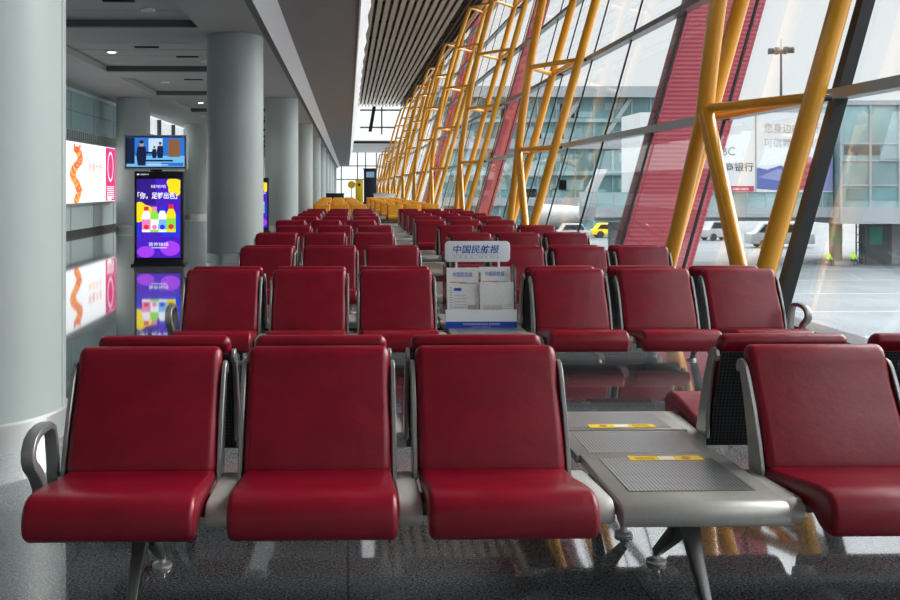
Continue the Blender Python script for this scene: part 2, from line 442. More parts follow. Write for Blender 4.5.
# rows: (left edge of the first backrest X, distance of the pair's centre line Y)
RED_ROWS = [(-.962, 3.55), (-1.122, 6.74), (-1.03, 9.22), (-1.14, 11.85), (-1.055, 14.12), (-1.24, 16.4), (-1.10, 18.6), (-1.09, 20.7), (-1.09, 22.7), (-1.07, 24.9)]
YEL_ROWS = [(-1.10, 31.5), (-1.24, 34.0), (-1.15, 36.5), (-1.30, 39.0), (-1.25, 41.5), (-1.35, 44.0), (-1.3, 46.6), (-1.4, 49.2), (-1.4, 52.0)]
ORD = ['front', 'second', 'third', 'fourth', 'fifth', 'sixth', 'seventh', 'eighth', 'ninth', 'tenth']
proto = {}
def bench(c, front, far):
    k = (c, front, far)
    if k not in proto:
        proto[k] = make_bench(c, front, not far); return proto[k]
    return copy_tree(proto[k])
BENCH = {}
for rows, c, cname in ((RED_ROWS, 'red', 'red leather'), (YEL_ROWS, 'yel', 'yellow')):
    for i, (xl, yc) in enumerate(rows):
        xc = xl + .257 + 3*P
        for front in (True, False):
            o = bench(c, front, c == 'yel')
            if front: o.location = (xc, yc-CEN, 0); o.rotation_euler = (0, 0, 0)
            else: o.location = (xc, yc+CEN, 0); o.rotation_euler = (0, 0, PI)
            w = ORD[i]+(' row' if c == 'red' else ' yellow row')
            if c == 'red' and i == 0:
                lab = 'red leather airport bench at the very front, facing us, yellow sticker on its table' if front else \
                      'red leather bench facing away, backed against the very front bench'
            elif c == 'red' and i == 1:
                lab = 'red leather airport bench facing us, with the newspaper stand on its table' if front else \
                      'red leather bench facing away, directly behind the newspaper stand bench'
            else:
                lab = f'{cname} airport bench facing us in the {w} from the front' if front else \
                      f'{cname} airport bench facing away in the {w} from the front'
            o['label'] = lab; o['group'] = 'red benches' if c == 'red' else 'yellow benches'
            BENCH[(c, i, front)] = o

# stickers on the two front tables (parts of the front bench)
def sticker(parent, x, y, z, w, d, name='notice_sticker'):
    mb = MB(); mb.box(-w/2, w/2, -d/2, d/2, 0, .0012, 'sticker')
    mb.box(-w*.10, w*.12, -d*.38, d*.38, .0012, .0016, 'stickerwhite')
    mb.lathe([(d*.30, .0012), (d*.30, .0016)], 'stickerbrown', 16, (w*.28, 0))
    for k in range(3): mb.box(-w*.42, -w*.16, d*(-.3+.22*k), d*(-.2+.22*k), .0012, .0016, 'stickerbrown')
    o = build(mb, name, parent, (x, y, z)); o['label'] = 'yellow notice sticker'
    return o
sticker(BENCH[('red', 0, True)], .045, .395, .3855, .265, .055)
sticker(BENCH[('red', 0, False)], -.02, .255, .3855, .27, .055)

# ------------------------------------------------------------------ newspaper stand on the second bench
b2 = BENCH[('red', 1, True)]
sx, sy, sz = b2.location.x-.012, b2.location.y+.48, .382
st = thing('newspaper_stand', 'white newspaper stand with a blue lettered header board on the second bench', 'stand', (sx, sy, sz)); st.scale = (.95, .91, .95)
mb = MB(); mb.box(-.262, .262, -.115, .115, 0, .012, 'signwhite'); build(mb, 'base', st, off=.003)
mb = MB(); mb.box(-.262, .262, -.115, -.109, .012, .135, 'signwhite')
mb.box(-.262, .262, -.1165, -.115, .0, .048, 'blue')
fn = lambda u, v: (u, -.1172, .030+v)
add_text(mb, '欢迎取阅中国民航报 免费赠阅', .02, fn, 'signwhite', width=.27, height=.014)
add_text(mb, 'CAAC NEWS', .02, lambda u, v: (u, -.1172, .010+v), 'signwhite', width=.14, height=.008)
mb.lathe([(.006, 0), (.006, .001)], 'steel', 10)
build(mb, 'front_panel', st)
mb = MB(); mb.box(-.262, -.257, -.115, .115, .012, .45, 'acrylic'); build(mb, 'side_panel', st)
mb = MB(); mb.box(.257, .262, -.115, .115, .012, .45, 'acrylic'); build(mb, 'side_panel', st)
mb = MB(); mb.box(-.262, .262, .109, .115, .012, .45, 'acrylic'); mb.box(-.004, .004, -.05, .109, .012, .40, 'acrylic'); build(mb, 'back_panel', st)
for x in (-.16, .16):
    mb = MB(); mb.tube([(x, .105, .40), (x, .105, .50)], .009, 'signwhite'); build(mb, 'post', st)
def rrect(w, h, r, n=6):
    pts = []
    for cx, cy, a0 in ((w/2-r, h/2-r, 0), (-w/2+r, h/2-r, 90), (-w/2+r, -h/2+r, 180), (w/2-r, -h/2+r, 270)):
        for k in range(n+1):
            a = R(a0+90*k/n); pts.append((cx+r*math.cos(a), cy+r*math.sin(a)))
    return pts
mb = MB(); mb.prism([(p[0], p[1]+.545) for p in rrect(.49, .155, .03)], .097, .112, 'signwhite', 'y')
hd = build(mb, 'header_board', st, off=.002, ang=50)
mb = MB()
add_text(mb, '中国民航报', .08, lambda u, v: (u-.01+v*.15, .0960, .562+v), 'blue', bold=.0012, width=.345, height=.064)
mb.box(-.19, .165, .0955, .0965, .518, .5195, 'inkpale')
add_text(mb, 'CAAC NEWS', .018, lambda u, v: (u-.01, .0960, .503+v), 'inkpale', spacing=1.9, width=.34, height=.014)
build(mb, 'lettering', hd, smooth=False)
# newspapers, each one a thing
def newspaper(name, label, loc, w, h, tilt, pages, kind):
    o = thing(name, label, 'newspaper', loc, 0, 'newspapers in the stand')
    mb = MB()
    lean = math.tan(R(tilt))
    for k in range(pages):
        y = k*.006
        mb.prism([(y, 0), (y+.004, 0), (y+.004+lean*h, h-.004*k), (y+lean*h, h-.004*k)], -w/2, w/2, 'paper')
    build(mb, 'pages', o, off=.001, seg=1)
    fn = lambda u, v: (u, -.0012+lean*v, v)
    mb = MB()
    def bar(x0, x1, z0, z1, m): mb.quad(fn(x0, z0), fn(x1, z0), fn(x1, z1), fn(x0, z1), m)
    if kind != 'plain':
        add_text(mb, '中国民航报', .05, lambda u, v: fn(u*1+.0, h*.88+v), 'blue', width=w*.62, height=h*.085)
        bar(-w*.42, w*.1, h*.74, h*.755, 'orange_ink'); bar(-w*.1, w*.44, h*.72, h*.745, 'inkpale')
    if kind == 'full':
        bar(-w*.28, -w*.05, h*.60, h*.65, 'blue')
        for k in range(14): bar(-w*.42, -w*.34, h*(.66-.042*k), h*(.645-.042*k), 'inkpale')
        for k in range(6): bar(-w*.28, w*.1, h*(.52-.05*k), h*(.51-.05*k), 'inkpale')
        bar(w*.14, w*.40, h*.14, h*.36, 'inkpale')
    if kind == 'plain':
        bar(-w*.40, w*.16, h*.10, h*.40, 'inkpale'); bar(-w*.30, w*.06, h*.14, h*.33, 'ink')
        for k in range(5): bar(-w*.40, w*.16, h*(.48-.02*k), h*(.473-.02*k), 'inkpale')
        for k in range(9): bar(w*.22, w*.44, h*(.50-.045*k), h*(.49-.045*k), 'inkpale')
    build(mb, 'print', o, smooth=False)
    return o
newspaper('newspaper', 'pile of white newspapers with blue masthead in the left of the stand', (sx-.120, sy-.075, sz+.0122), .222, .40, 8, 7, 'full')
newspaper('newspaper', 'upright newspaper with blue masthead at the right rear of the stand', (sx+.115, sy-.012, sz+.0122), .222, .40, 8, 5, 'head')
newspaper('newspaper', 'folded grey newspaper leaning in the right front of the stand', (sx+.112, sy-.09, sz+.0122), .236, .30, 5, 3, 'plain')

# ------------------------------------------------------------------ the setting: floor, walls, ceilings
Y0, Y1 = -4.5, 141.0
LEAN = .28
GX = lambda z: 4.2+LEAN*(z-.08)      # inner face of the facade glass
ZT = 10.6
YG = 110.0      # the high hall ends here; a lower one runs on to Y1
ZL = 6.45
mb = MB(); mb.box(-7.75, 4.32, Y0, Y1, -.3, 0, 'floor'); struct(build(mb, 'floor', smooth=False))

# left hall ceiling with recessed coffers (soffit level ZS, recess .12 higher)
ZS = 4.15
mb = MB()
XW, XA, XB, XE = -7.75, -5.85, -2.62, -1.55
mb.box(XW, XA, Y0, Y1, ZS, ZS+.35, 'soffit')
mb.box(XB, XE, Y0, Y1, ZS, ZS+.35, 'soffit')
y = 5.25-12.4*2
edges = []
while y < Y1:
    for k in range(2):
        c = y+6.2*k
        hw = .9 if k == 0 else .7
        a, b = max(c-hw, Y0), min(c+hw, Y1)
        if b > a: mb.box(XA, XB, a, b, ZS, ZS+.35, 'soffit'); edges.append((a, b))
    y += 12.4
for i in range(len(edges)-1):
    a, b = edges[i][1], edges[i+1][0]
    n = 5
    for k in range(n):
        p, q = a+(b-a)*k/n, a+(b-a)*(k+1)/n
        mb.box(XA, XB, p+.02, q-.02, ZS+.14, ZS+.16, 'soffit')
    mb.box(XA, XB, a, b, ZS+.20, ZS+.22, 'soffit_dark')
    mb.box(XA, XB, b-.012, b-.002, ZS+.02, ZS+.14, 'soffit_dark')
struct(build(mb, 'ceiling', smooth=False))
# downlights and air slots in the recesses
RO = ['nearest', 'second', 'third', 'fourth', 'fifth', 'sixth', 'seventh']
nr = 0
lamp_on, lamp_off = glow('lamp_glow', (1, .96, .9, 1), 8), mat('lamp_off', (.55, .55, .53, 1), .4)
for i in range(len(edges)-1):
    a, b = edges[i][1], edges[i+1][0]
    if a < 9 or a > 50: continue
    for fy, fx in ((.45, -5.1), (.78, -3.3)):
        yy = a+(b-a)*fy
        on = fx < -4 and nr in (1, 3) or fx > -4 and nr in (2, 4)
        d = thing('downlight', f'round {"lit" if on else "dim"} downlight on the {"wall" if fx < -4 else "column"} side of the {RO[nr]} left ceiling recess', 'ceiling light', (fx, yy, ZS+.115), 0, 'ceiling downlights')
        mb = MB(); mb.lathe([(.12, .0), (.12, .024), (.085, .024), (.085, .004)], 'white', 20); build(mb, 'trim_ring', d)
        mb = MB(); mb.lathe([(.083, -.003), (.083, .004)], lamp_on if on else lamp_off, 20); build(mb, 'diffuser', d)
        if on:
            sl = bpy.data.lights.new('downlight_lamp', 'SPOT'); sl.energy = 60; sl.spot_size = R(120); sl.spot_blend = .6; sl.shadow_soft_size = .08; sl.color = (1, .97, .92)
            so_ = bpy.data.objects.new('lamp', sl); COL.objects.link(so_); so_.parent = d; so_.location = (0, 0, -.01)
    for fy, fx in ((.3, -4.2), (.62, -3.6)):
        yy = a+(b-a)*fy
        mb = MB(); mb.box(-.25, .25, -.05, .05, 0, .022, 'black')
        for k in range(3): mb.box(-.24, .24, -.035+.028*k, -.025+.028*k, -.004, 0, 'soffit_dark')
        v = build(mb, 'air_slot', None, (fx, yy, ZS+.117))
        tag(v, f'dark air slot, {"nearer" if fy < .5 else "farther"} of two in the {RO[nr]} left ceiling recess', 'vent', 'ceiling air slots')
    nr += 1

# slab over the benches: cove then flat soffit, with a bright balustrade along its free edge
ZC = 4.56
mb = MB()
mb.prism([(XE, ZS), (XE+.12, ZS), (XE+.12, ZS+.03), (XE+.34, ZC), (XE+.34, ZC+.5), (XE, ZC+.5)], Y0, Y1, 'cove', 'y')
mb.box(XE-.002, XE+.115, Y0, Y1, ZS-.004, ZS, 'soffit_dark')
struct(build(mb, 'trim_1', smooth=False))
mb = MB(); mb.box(XE+.34, .17, Y0, Y1, ZC, ZC+.5, 'slab')
mb.box(.17, .20, Y0, Y1, ZC-.02, ZC+.5, 'mullion')
struct(build(mb, 'ceiling_2', smooth=False))
bal = bpy.data.objects.new('edge_balustrade', None); COL.objects.link(bal); bal.location = (.2, 0, ZC); struct(bal)
yy = 5.4; n = 0
while yy < YG-3:
    mb = MB(); a, b = yy+.02, yy+2.68
    mb.add([(.005, a, .06), (.035, a, .06), (.235, a, .95), (.205, a, .95), (.005, b, .06), (.035, b, .06), (.33, b, .95), (.30, b, .95)],
           [(0, 1, 2, 3), (7, 6, 5, 4), (0, 4, 5, 1), (1, 5, 6, 2), (2, 6, 7, 3), (3, 7, 4, 0)], 'white')
    build(mb, 'panel', bal, smooth=False); yy += 2.73

# slatted ceiling high over the facade side
mb = MB(); mb.box(-7.75, GX(ZT)+.2, Y0, YG, ZT+.30, ZT+.6, 'ceil_dark')
x = .3
while x < 5.9:
    mb.box(x, x+.235, Y0, YG, ZT+.04, ZT+.16, 'slat'); x += .40
y = Y0+2
while y < YG: mb.box(.2, 7.2, y, y+.12, ZT+.165, ZT+.26, 'ceil_dark'); y += 5.7
for k in range(3): mb.box(6.05+.27*k, 6.15+.27*k, Y0, YG, ZT+.0, ZT+.2, 'ceil_dark')
mb.box(-7.75, GX(ZL)+.4, YG, Y1, ZL, ZL+.3, 'white')
struct(build(mb, 'ceiling_3', smooth=False))

# left wall: lower hall panelling with grille band and window band further on
mb = MB()
mb.box(-7.95, -7.75, Y0, 36.5, -.3, ZS+.35, 'wall')
mb.box(-7.95, -7.75, 36.5, 62, -.3, 3.45, 'wall'); mb.box(-7.95, -7.75, 62, Y1, -.3, ZS+.35, 'wall')
mb.box(-7.755, -7.74, Y0, 36.5, 2.98, 4.05, 'wall_teal')
for z in (3.5, ): mb.box(-7.741, -7.735, Y0, 36.5, z, z+.012, 'grille')
y = Y0
while y < 36.5: mb.box(-7.741, -7.735, y, y+.012, .15, 4.05, 'grille'); y += 2.4
mb.box(-7.75, -7.74, Y0, 36.5, 2.70, 2.96, 'grille')
y = 18.0
while y < 36.4: mb.box(-7.745, -7.70, y, y+.07, 2.70, 2.96, 'wall'); y += .22
struct(build(mb, 'wall_left', smooth=False))
mb = MB(); mb.box(-7.75, -7.70, Y0, Y1, 0, .14, 'grille'); struct(build(mb, 'baseboard_left', smooth=False))
mb = MB(); mb.box(-7.9, -7.85, 36.5, 62, 3.45, ZS+.2, 'glass')
y = 36.5
w1 = struct(build(mb, 'window_1', smooth=False))
mb = MB()
while y <= 62: mb.box(-7.93, -7.77, y-.04, y+.04, 3.45, ZS, 'mullion'); y += 3.1875
build(mb, 'window_frame', w1, smooth=False)
mb = MB(); mb.box(-7.95, -7.75, Y0, YG, ZC+.3, ZT+.6, 'white'); struct(build(mb, 'wall_upper', smooth=False))
mb = MB(); mb.prism([(-7.95, -.3), (4.3, -.3), (GX(ZT+.6), ZT+.6), (-7.95, ZT+.6)], Y0-.2, Y0, 'soffit', 'y'); struct(build(mb, 'wall_back', smooth=False))  # unseen wall, set close behind the camera to cut light from there

# far end: glazed gable over the lower end hall, then its own glazed end
mb = MB(); mb.prism([(-7.75, ZL+.3), (GX(ZL+.3), ZL+.3), (GX(ZT+.3), ZT+.3), (-7.75, ZT+.3)], YG+.05, YG+.08, 'glass', 'y')
w2 = struct(build(mb, 'window_2', smooth=False))
mb = MB()
mb.box(-7.75, GX(ZL)-.3, YG-.15, YG-.02, ZL-.05, ZL+.2, 'mullion')
for x in (.62, 3.9): mb.box(x-.09, x+.09, YG-.1, YG+.02, ZL+1.0, ZT, 'transom')
mb.prism([(2.35, ZL+1.3), (2.75, ZL+1.3), (3.25, ZT+.1), (2.85, ZT+.1)], YG-.12, YG+.02, 'mullion', 'y')
for z in (ZL+1.7, ZT-.45): mb.box(1.4, GX(z)-.9, YG-.1, YG+.02, z, z+.2, 'transom')
build(mb, 'window_frame', w2, smooth=False)
mb = MB(); mb.prism([(-7.75, 0), (4.2, 0), (GX(ZL), ZL), (-7.75, ZL)], Y1+.05, Y1+.08, 'glass', 'y')
w4 = struct(build(mb, 'window_4', smooth=False))
mb = MB()
for x in (-4, -1, 1.4, 2.6, 4.2): mb.box(x-.08, x+.08, Y1-.1, Y1+.2, 0, ZL, 'transom')
for z in (2.4, 4.4): mb.box(-7.7, GX(z), Y1-.1, Y1+.2, z, z+.15, 'transom')
build(mb, 'window_frame', w4, smooth=False)

# ------------------------------------------------------------------ facade
g = MB(); nrm = .03
g.prism([(GX(.08), .08), (GX(.08)+nrm, .08), (GX(ZT+.6)+nrm, ZT+.6), (GX(ZT+.6), ZT+.6)], Y0, YG, 'glass', 'y')
g.prism([(GX(.08), .08), (GX(.08)+nrm, .08), (GX(ZL)+nrm, ZL), (GX(ZL), ZL)], YG, Y1, 'glass', 'y')
w3 = struct(build(g, 'window_3', smooth=False))
def lean_bar(y0, y1, w, m, z0=.05, z1=None, out=.02):
    z1 = z1 or (ZT+.28 if y1 < YG else ZL-.02)
    mb = MB(); mb.prism([(GX(z0)-w, z0), (GX(z0)+out, z0), (GX(z1)+out, z1), (GX(z1)-w, z1)], y0, y1, m, 'y'); return mb
MS = 2.875; yb = 9.12
k = -8
while yb+k*MS < Y1:
    y = yb+k*MS
    if y > Y0+.2:
        if k == 0: build(lean_bar(y-.07, y+.07, .10, 'post_black'), 'mullion', w3, smooth=False)
        else: build(lean_bar(y-.022, y+.022, .02, 'mullion', out=.008), 'mullion', w3, smooth=False)
    k += 1
for i in range(5):
    z = 2.26+1.91*i
    mb = MB(); mb.prism([(GX(z)-.13, z-.05), (GX(z)+.05, z-.05), (GX(z)+.07, z+.06), (GX(z)-.10, z+.06)], Y0, YG if z > ZL-.2 else Y1, 'transom', 'y')
    build(mb, 'transom', w3, smooth=False)
mb = MB(); mb.box(4.08, 4.36, Y0, Y1, 0, .09, 'post_black'); struct(build(mb, 'trim_2', smooth=False))

# yellow tubular trusses standing inside the glass
CX = lambda z: 3.86+.28*z
LX = lambda z: 3.93+.1*(z-2.22)+.0185*(z-2.22)**2
RINGS = [2.22+1.9*k for k in range(5)]
def truss(label, top=ZT):
    t = thing('truss', label, 'truss', group='yellow facade trusses')
    for s in (-1.33, 1.33):
        mb = MB(); mb.tube([(CX(z)-3.86, s, z) for z in (0.02, top-.32)], .095, 'truss', 16); build(mb, 'chord', t)
        mb = MB(); mb.lathe([(.17, 0), (.17, .025), (.12, .03)], 'mullion', 20, (0, s)); build(mb, 'base_plate', t)
        mb = MB(); mb.tube([(LX(2.22)-3.86, 0, 2.22), (.03, s*.97, .05)], .085, 'truss', 16); build(mb, 'leg', t)
    mb = MB(); mb.tube([(LX(z)-3.86, 0, z) for z in [2.15+.55*k for k in range(21)] if z < top-.3], .095, 'truss', 16); build(mb, 'chord', t)
    for z in RINGS:
        if z > top-.4: continue
        a, b, c = (LX(z)-3.86, 0, z), (CX(z)-3.86, -1.33, z), (CX(z)-3.86, 1.33, z)
        for p, q in ((a, b), (a, c), (b, c)):
            mb = MB(); mb.tube([p, q], .055, 'truss', 10); build(mb, 'strut', t)
        mb = MB(); p = CX(z)-3.86
        mb.tube([(p, -1.33, z), (GX(z)-3.86-.16, -1.33, z)], .035, 'mullion', 8); build(mb, 'bracket', t)
        mb = MB(); mb.tube([(p, 1.33, z), (GX(z)-3.86-.06, 1.33, z)], .035, 'mullion', 8); build(mb, 'bracket', t)
    return t
TY = [10.38+11.45*k for k in range(12)]
TN = ['yellow tubular truss nearest to us, standing beside the black window post'] + \
     [f'{w} yellow tubular truss from us along the window wall' for w in ('second', 'third', 'fourth', 'fifth', 'sixth', 'seventh', 'eighth', 'ninth', 'tenth', 'eleventh')] + \
     ['yellow tubular truss at the far end of the window wall']
tp = truss(TN[0])
for i, y in enumerate(TY):
    if y > YG-2: o = truss(TN[i], ZL) if y < YG+10 else copy_tree(short)
    else: o = tp if i == 0 else copy_tree(tp)
    if YG-2 < y < YG+10: short = o
    o.location = (3.86, y, 0); o['label'] = TN[i]
mb = MB(); mb.tube([(GX(ZT)-.45, Y0, ZT-.14), (GX(ZT)-.45, YG, ZT-.14)], .12, 'truss', 12)
tag(build(mb, 'purlin'), 'yellow tube running along the top of the window wall under the slats', 'tube')

# red ribbed fins outside the glass, parallel to it
for i in range(3):
    y = 15.25+(0, 16.9, 40.2)[i]
    mb = MB(); z0, z1 = -5.7, 15; fw = (1.27, .5, .5)[i]
    mb.prism([(GX(z0)+.07-5, z0), (GX(z0)+fw-5, z0), (GX(z1)+fw-5, z1), (GX(z1)+.07-5, z1)], -.25, .25, 'red_fin', 'y')
    o = build(mb, 'facade_fin', None, (5, y, 0), smooth=False)
    tag(o, ('nearest', 'second', 'third', 'fourth', 'fifth', 'sixth')[i]+' red ribbed fin leaning outside the window wall', 'fin', 'red fins outside the glass')

# ------------------------------------------------------------------ columns
def column(label, x, y):
    t = thing('column', label, 'column', (x, y, 0), 0, 'round columns')
    mb = MB(); mb.lathe([(.52, .15), (.52, ZS-.03)], 'column', 64)
    # vertical panel joint
    mb.box(-.523, .523, -.004, .004, .15, ZS-.03, 'soffit')
    build(mb, 'shaft', t)
    mb = MB(); mb.lathe([(.535, 0), (.535, .145), (.525, .155)], 'steel', 64); build(mb, 'base_ring', t)
    mb = MB(); mb.lathe([(.505, ZS-.03), (.505, ZS)], 'soffit', 64); build(mb, 'shadow_gap', t)
    return t
ol = ['nearest', 'second', 'third', 'fourth', 'fifth', 'sixth', 'seventh', 'eighth', 'ninth', 'tenth', 'eleventh']
cp = None
for i in range(11):
    y = 5.25+12.4*i
    lab = ['huge pale round column at the left, beside the front bench', 'pale round column just right of the purple display'][i] if i < 2 else f'{ol[i]} pale round column along the left of the benches'
    if cp is None: cp = o = column(lab, -2.09, y)
    else: o = copy_tree(cp)
    o.location = (-2.09, y, 0); o['label'] = lab
for i, y in enumerate((30.05, 42.45, 54.85)):
    o = copy_tree(cp); o.location = (-6.76, y, 0)
    o['label'] = ('round column near the left wall, behind the hanging television', 'second round column near the left wall', 'third round column near the left wall')[i]

# ------------------------------------------------------------------ lightbox poster on the left wall
lb = thing('lightbox', 'lit white advertising lightbox with a magenta strip on the left wall', 'lightbox', (-7.69, 26.5, .85))
mb = MB(); mb.box(0, .12, -5.5, 4.6, 0, 1.82, 'steel'); build(mb, 'case', lb, off=.01)
W_ = glow('box_white', (.93, .97, 1, 1), 1.15); MG = glow('box_magenta', S(225, 20, 120), 1.0); OR = glow('box_orange', S(240, 100, 50), 1.0); OY = glow('box_amber', S(250, 175, 80), 1.0)
WH = glow('box_stripe', (1, 1, 1, 1), 1.0)
mb = MB(); mb.box(.12, .13, -5.42, 4.52, .06, 1.76, W_)
f = lambda u, v, e=0.: (.131+e, u, v)
def disc(mb, fn, u, v, a, b, m, n=20, e=0.):
    mb.add([fn(u+a*math.cos(2*PI*k/n), v+b*math.sin(2*PI*k/n), e) for k in range(n)], [tuple(range(n))], m)
def rec(mb, fn, u0, u1, v0, v1, m, e=0.): mb.add([fn(u0, v0, e), fn(u1, v0, e), fn(u1, v1, e), fn(u0, v1, e)], [(0, 1, 2, 3)], m)
rec(mb, f, 3.3, 4.5, .08, 1.74, MG)
disc(mb, f, 3.9, 1.15, .36, .48, WH, 28, .001); disc(mb, f, 3.9, 1.15, .30, .40, MG, 28, .002)
for k in range(7): rec(mb, f, 3.45, 4.35, .50-.06*k, .53-.06*k, WH, .001)
rec(mb, f, 3.55, 4.0, .09, .2, WH, .001)
add_text(mb, '新春大吉', .4, lambda u, v: f(u+2.1, 1.08+v, .001), OR, width=1.5, height=.28)
add_text(mb, '恭迎马年', .4, lambda u, v: f(u+2.1, .72+v, .001), OY, width=1.5, height=.24)
# abstract orange garland figure
random.seed(3)
for k in range(26):
    t_ = k/25
    disc(mb, f, .15+.42*math.sin(t_*9)*(.6+.4*t_)-.05, .15+1.35*t_, .20+.12*random.random(), .09+.07*random.random(), (OR, OY)[k % 2], 12, .0005+.0001*k)
disc(mb, f, .12, 1.55, .30, .10, OR, 16, .004); disc(mb, f, -.1, 1.66, .08, .06, OR, 10, .004); disc(mb, f, .45, 1.66, .08, .06, OR, 10, .004)
build(mb, 'poster', lb, smooth=False)

# ------------------------------------------------------------------ digital kiosk and television
def kiosk(label, loc, full=True):
    t = thing('advertising_display', label, 'display', loc)
    mb = MB(); mb.box(-.46, .46, -.16, .20, 0, .035, 'black'); mb.prism([(-.12, .035), (.14, .035), (.09, .13), (-.07, .13)], -.42, .42, 'black'); build(mb, 'base', t, off=.008)
    mb = MB(); mb.box(-.42, .42, -.07, .09, .10, 1.63, 'black'); build(mb, 'body', t, off=.01)
    PU = glow('kiosk_purple', S(70, 20, 190), 1.0); BL = glow('kiosk_blue', S(30, 50, 215), 1.0); DP = glow('kiosk_deep', S(45, 12, 130), 1.0)
    YE = glow('kiosk_yellow', S(250, 220, 20), 1.0); WT = glow('kiosk_white', (.9, .92, 1, 1), 1.); LV = glow('kiosk_violet', S(160, 60, 230), 1.0)
    RD = glow('kiosk_red', S(215, 40, 50), 1.); GN = glow('kiosk_green', S(140, 220, 60), 1.); CY = glow('kiosk_cyan', S(120, 180, 240), 1.); PK = glow('kiosk_pink', S(235, 130, 190), 1.)
    mb = MB(); mb.box(-.375, .375, -.078, -.07, .14, 1.50, PU)
    g_ = lambda u, v, e=0.: (u, -.0785-e, v)
    rec(mb, g_, -.375, -.05, 1.05, 1.5, DP, .0002); rec(mb, g_, -.375, .375, .5, .9, BL, .0002)
    disc(mb, g_, -.12, .72, .22, .34, PU, 24, .0004); disc(mb, g_, .2, .30, .17, .13, LV, 20, .0004); disc(mb, g_, -.22, .24, .15, .1, LV, 20, .0004)
    def blob(u, v, a, b, m, e):
        n = 30; pts = []
        for k in range(n):
            an = 2*PI*k/n; rr = 1+.12*math.sin(3*an+1)+.07*math.sin(5*an)
            uu = max(-.375, min(.375, u+a*rr*math.cos(an))); vv = max(.14, min(1.5, v+b*rr*math.sin(an))); pts.append(g_(uu, vv, e))
        mb.add(pts, [tuple(range(n))], m)
    blob(-.30, .93, .17, .17, YE, .0006); blob(.27, 1.39, .13, .14, YE, .0006); blob(.33, 1.27, .05, .06, YE, .0006)
    def bottle(u, v, c1, c2, cap, h=.44, w=.075):
        pts = [(u-w, v), (u+w, v), (u+w, v+h*.62), (u+w*.9, v+h*.70), (u+w*.5, v+h*.84), (u-w*.5, v+h*.84), (u-w*.9, v+h*.70), (u-w, v+h*.62)]
        mb.add([g_(p[0], p[1], .001) for p in pts], [tuple(range(8))], c1)
        rec(mb, g_, u-w*.55, u+w*.55, v+h*.84, v+h, cap, .0012); rec(mb, g_, u-w, u+w, v+h*.10, v+h*.50, c2, .0012)
        disc(mb, g_, u, v+h*.2, w*.6, w*.55, cap, 14, .0014)
    bottle(-.21, .58, WT, PK, RD); bottle(-.07, .58, GN, WT, PK); bottle(.065, .58, WT, CY, BL); bottle(.215, .58, YE, GN, RD, .48, .08)
    add_text(mb, '娃哈哈', .1, lambda u, v: g_(u, 1.37+v, .001), WT, width=.26, height=.055)
    add_text(mb, '「你，足够出色」', .1, lambda u, v: g_(u-.02, 1.21+v, .0014), WT, width=.68, height=.12, bold=.002)
    add_text(mb, '营养快线', .1, lambda u, v: g_(u, .37+v, .001), WT, width=.34, height=.065)
    rec(mb, g_, -.12, .14, .305, .315, WT, .001)
    build(mb, 'screen', t, smooth=False)
    mb = MB(); rec(mb, lambda u, v, e: (u, -.0712-e, v), -.37, -.335, 1.565, 1.59, WT, 0); add_text(mb, '首都机场', .04, lambda u, v: (u-.24, -.0712, 1.577+v), WT, width=.14, height=.026)
    build(mb, 'header_logo', t, smooth=False)
    return t
kx, ky = -3.27, 16.55
kiosk('tall black display with a purple drinks advertisement under the television', (kx, ky, 0))
o2 = kiosk('second purple display, mostly hidden behind the round column', (-2.80, 28.6, 0))

tv = thing('television', 'black flat television showing a blue scene, above the purple display', 'television', (kx-.06, ky+.02, 1.66))
mb = MB(); mb.box(-.545, .545, -.05, .05, .0, .60, 'steel'); build(mb, 'case', tv, off=.012)
mb = MB(); mb.box(-.52, .52, -.056, -.05, .03, .575, 'black'); build(mb, 'bezel', tv)
T1, T2, T3, T4, T5, T6 = [glow('tv_'+n, S(*c), 1.0) for n, c in (('blue', (40, 110, 200)), ('cyan', (110, 180, 230)), ('navy', (14, 24, 60)), ('wood', (130, 90, 60)), ('white', (190, 215, 240)), ('skin', (190, 140, 110)))]
mb = MB(); t_ = lambda u, v, e=0.: (u, -.0575-e, v)
rec(mb, t_, -.50, .50, .05, .555, T1); rec(mb, t_, -.5, .5, .05, .24, T2, .0002); rec(mb, t_, -.12, .12, .30, .54, T5, .0002); rec(mb, t_, .22, .42, .22, .52, T4, .0003)
rec(mb, t_, -.5, -.36, .1, .55, T3, .0003); rec(mb, t_, -.2, .3, .14, .17, T3, .0004); rec(mb, t_, .1, .48, .06, .12, T1, .0004)
def fig(u, v, h, m):
    mb.add([t_(u+a*h, v+b*h, .001) for a, b in ((-.16, 0), (.16, 0), (.2, .45), (.16, .78), (-.16, .78), (-.22, .45))], [tuple(range(6))], m)
    disc(mb, t_, u, v+.90*h, .09*h, .12*h, T6, 12, .0012); disc(mb, t_, u, v+.97*h, .095*h, .07*h, m, 12, .0014)
fig(-.24, .07, .42, T3); fig(.08, .20, .27, T3); fig(-.02, .20, .2, T3)
rec(mb, t_, -.14, .22, .075, .09, T5, .001); rec(mb, t_, -.22, -.02, .28, .31, T3, .0012)
build(mb, 'screen', tv, smooth=False)
mb = MB(); mb.box(-.1, .1, -.02, .06, -.027, .0, 'black'); mb.box(-.03, .03, .04, .10, -.03, .3, 'black'); build(mb, 'bracket', tv)

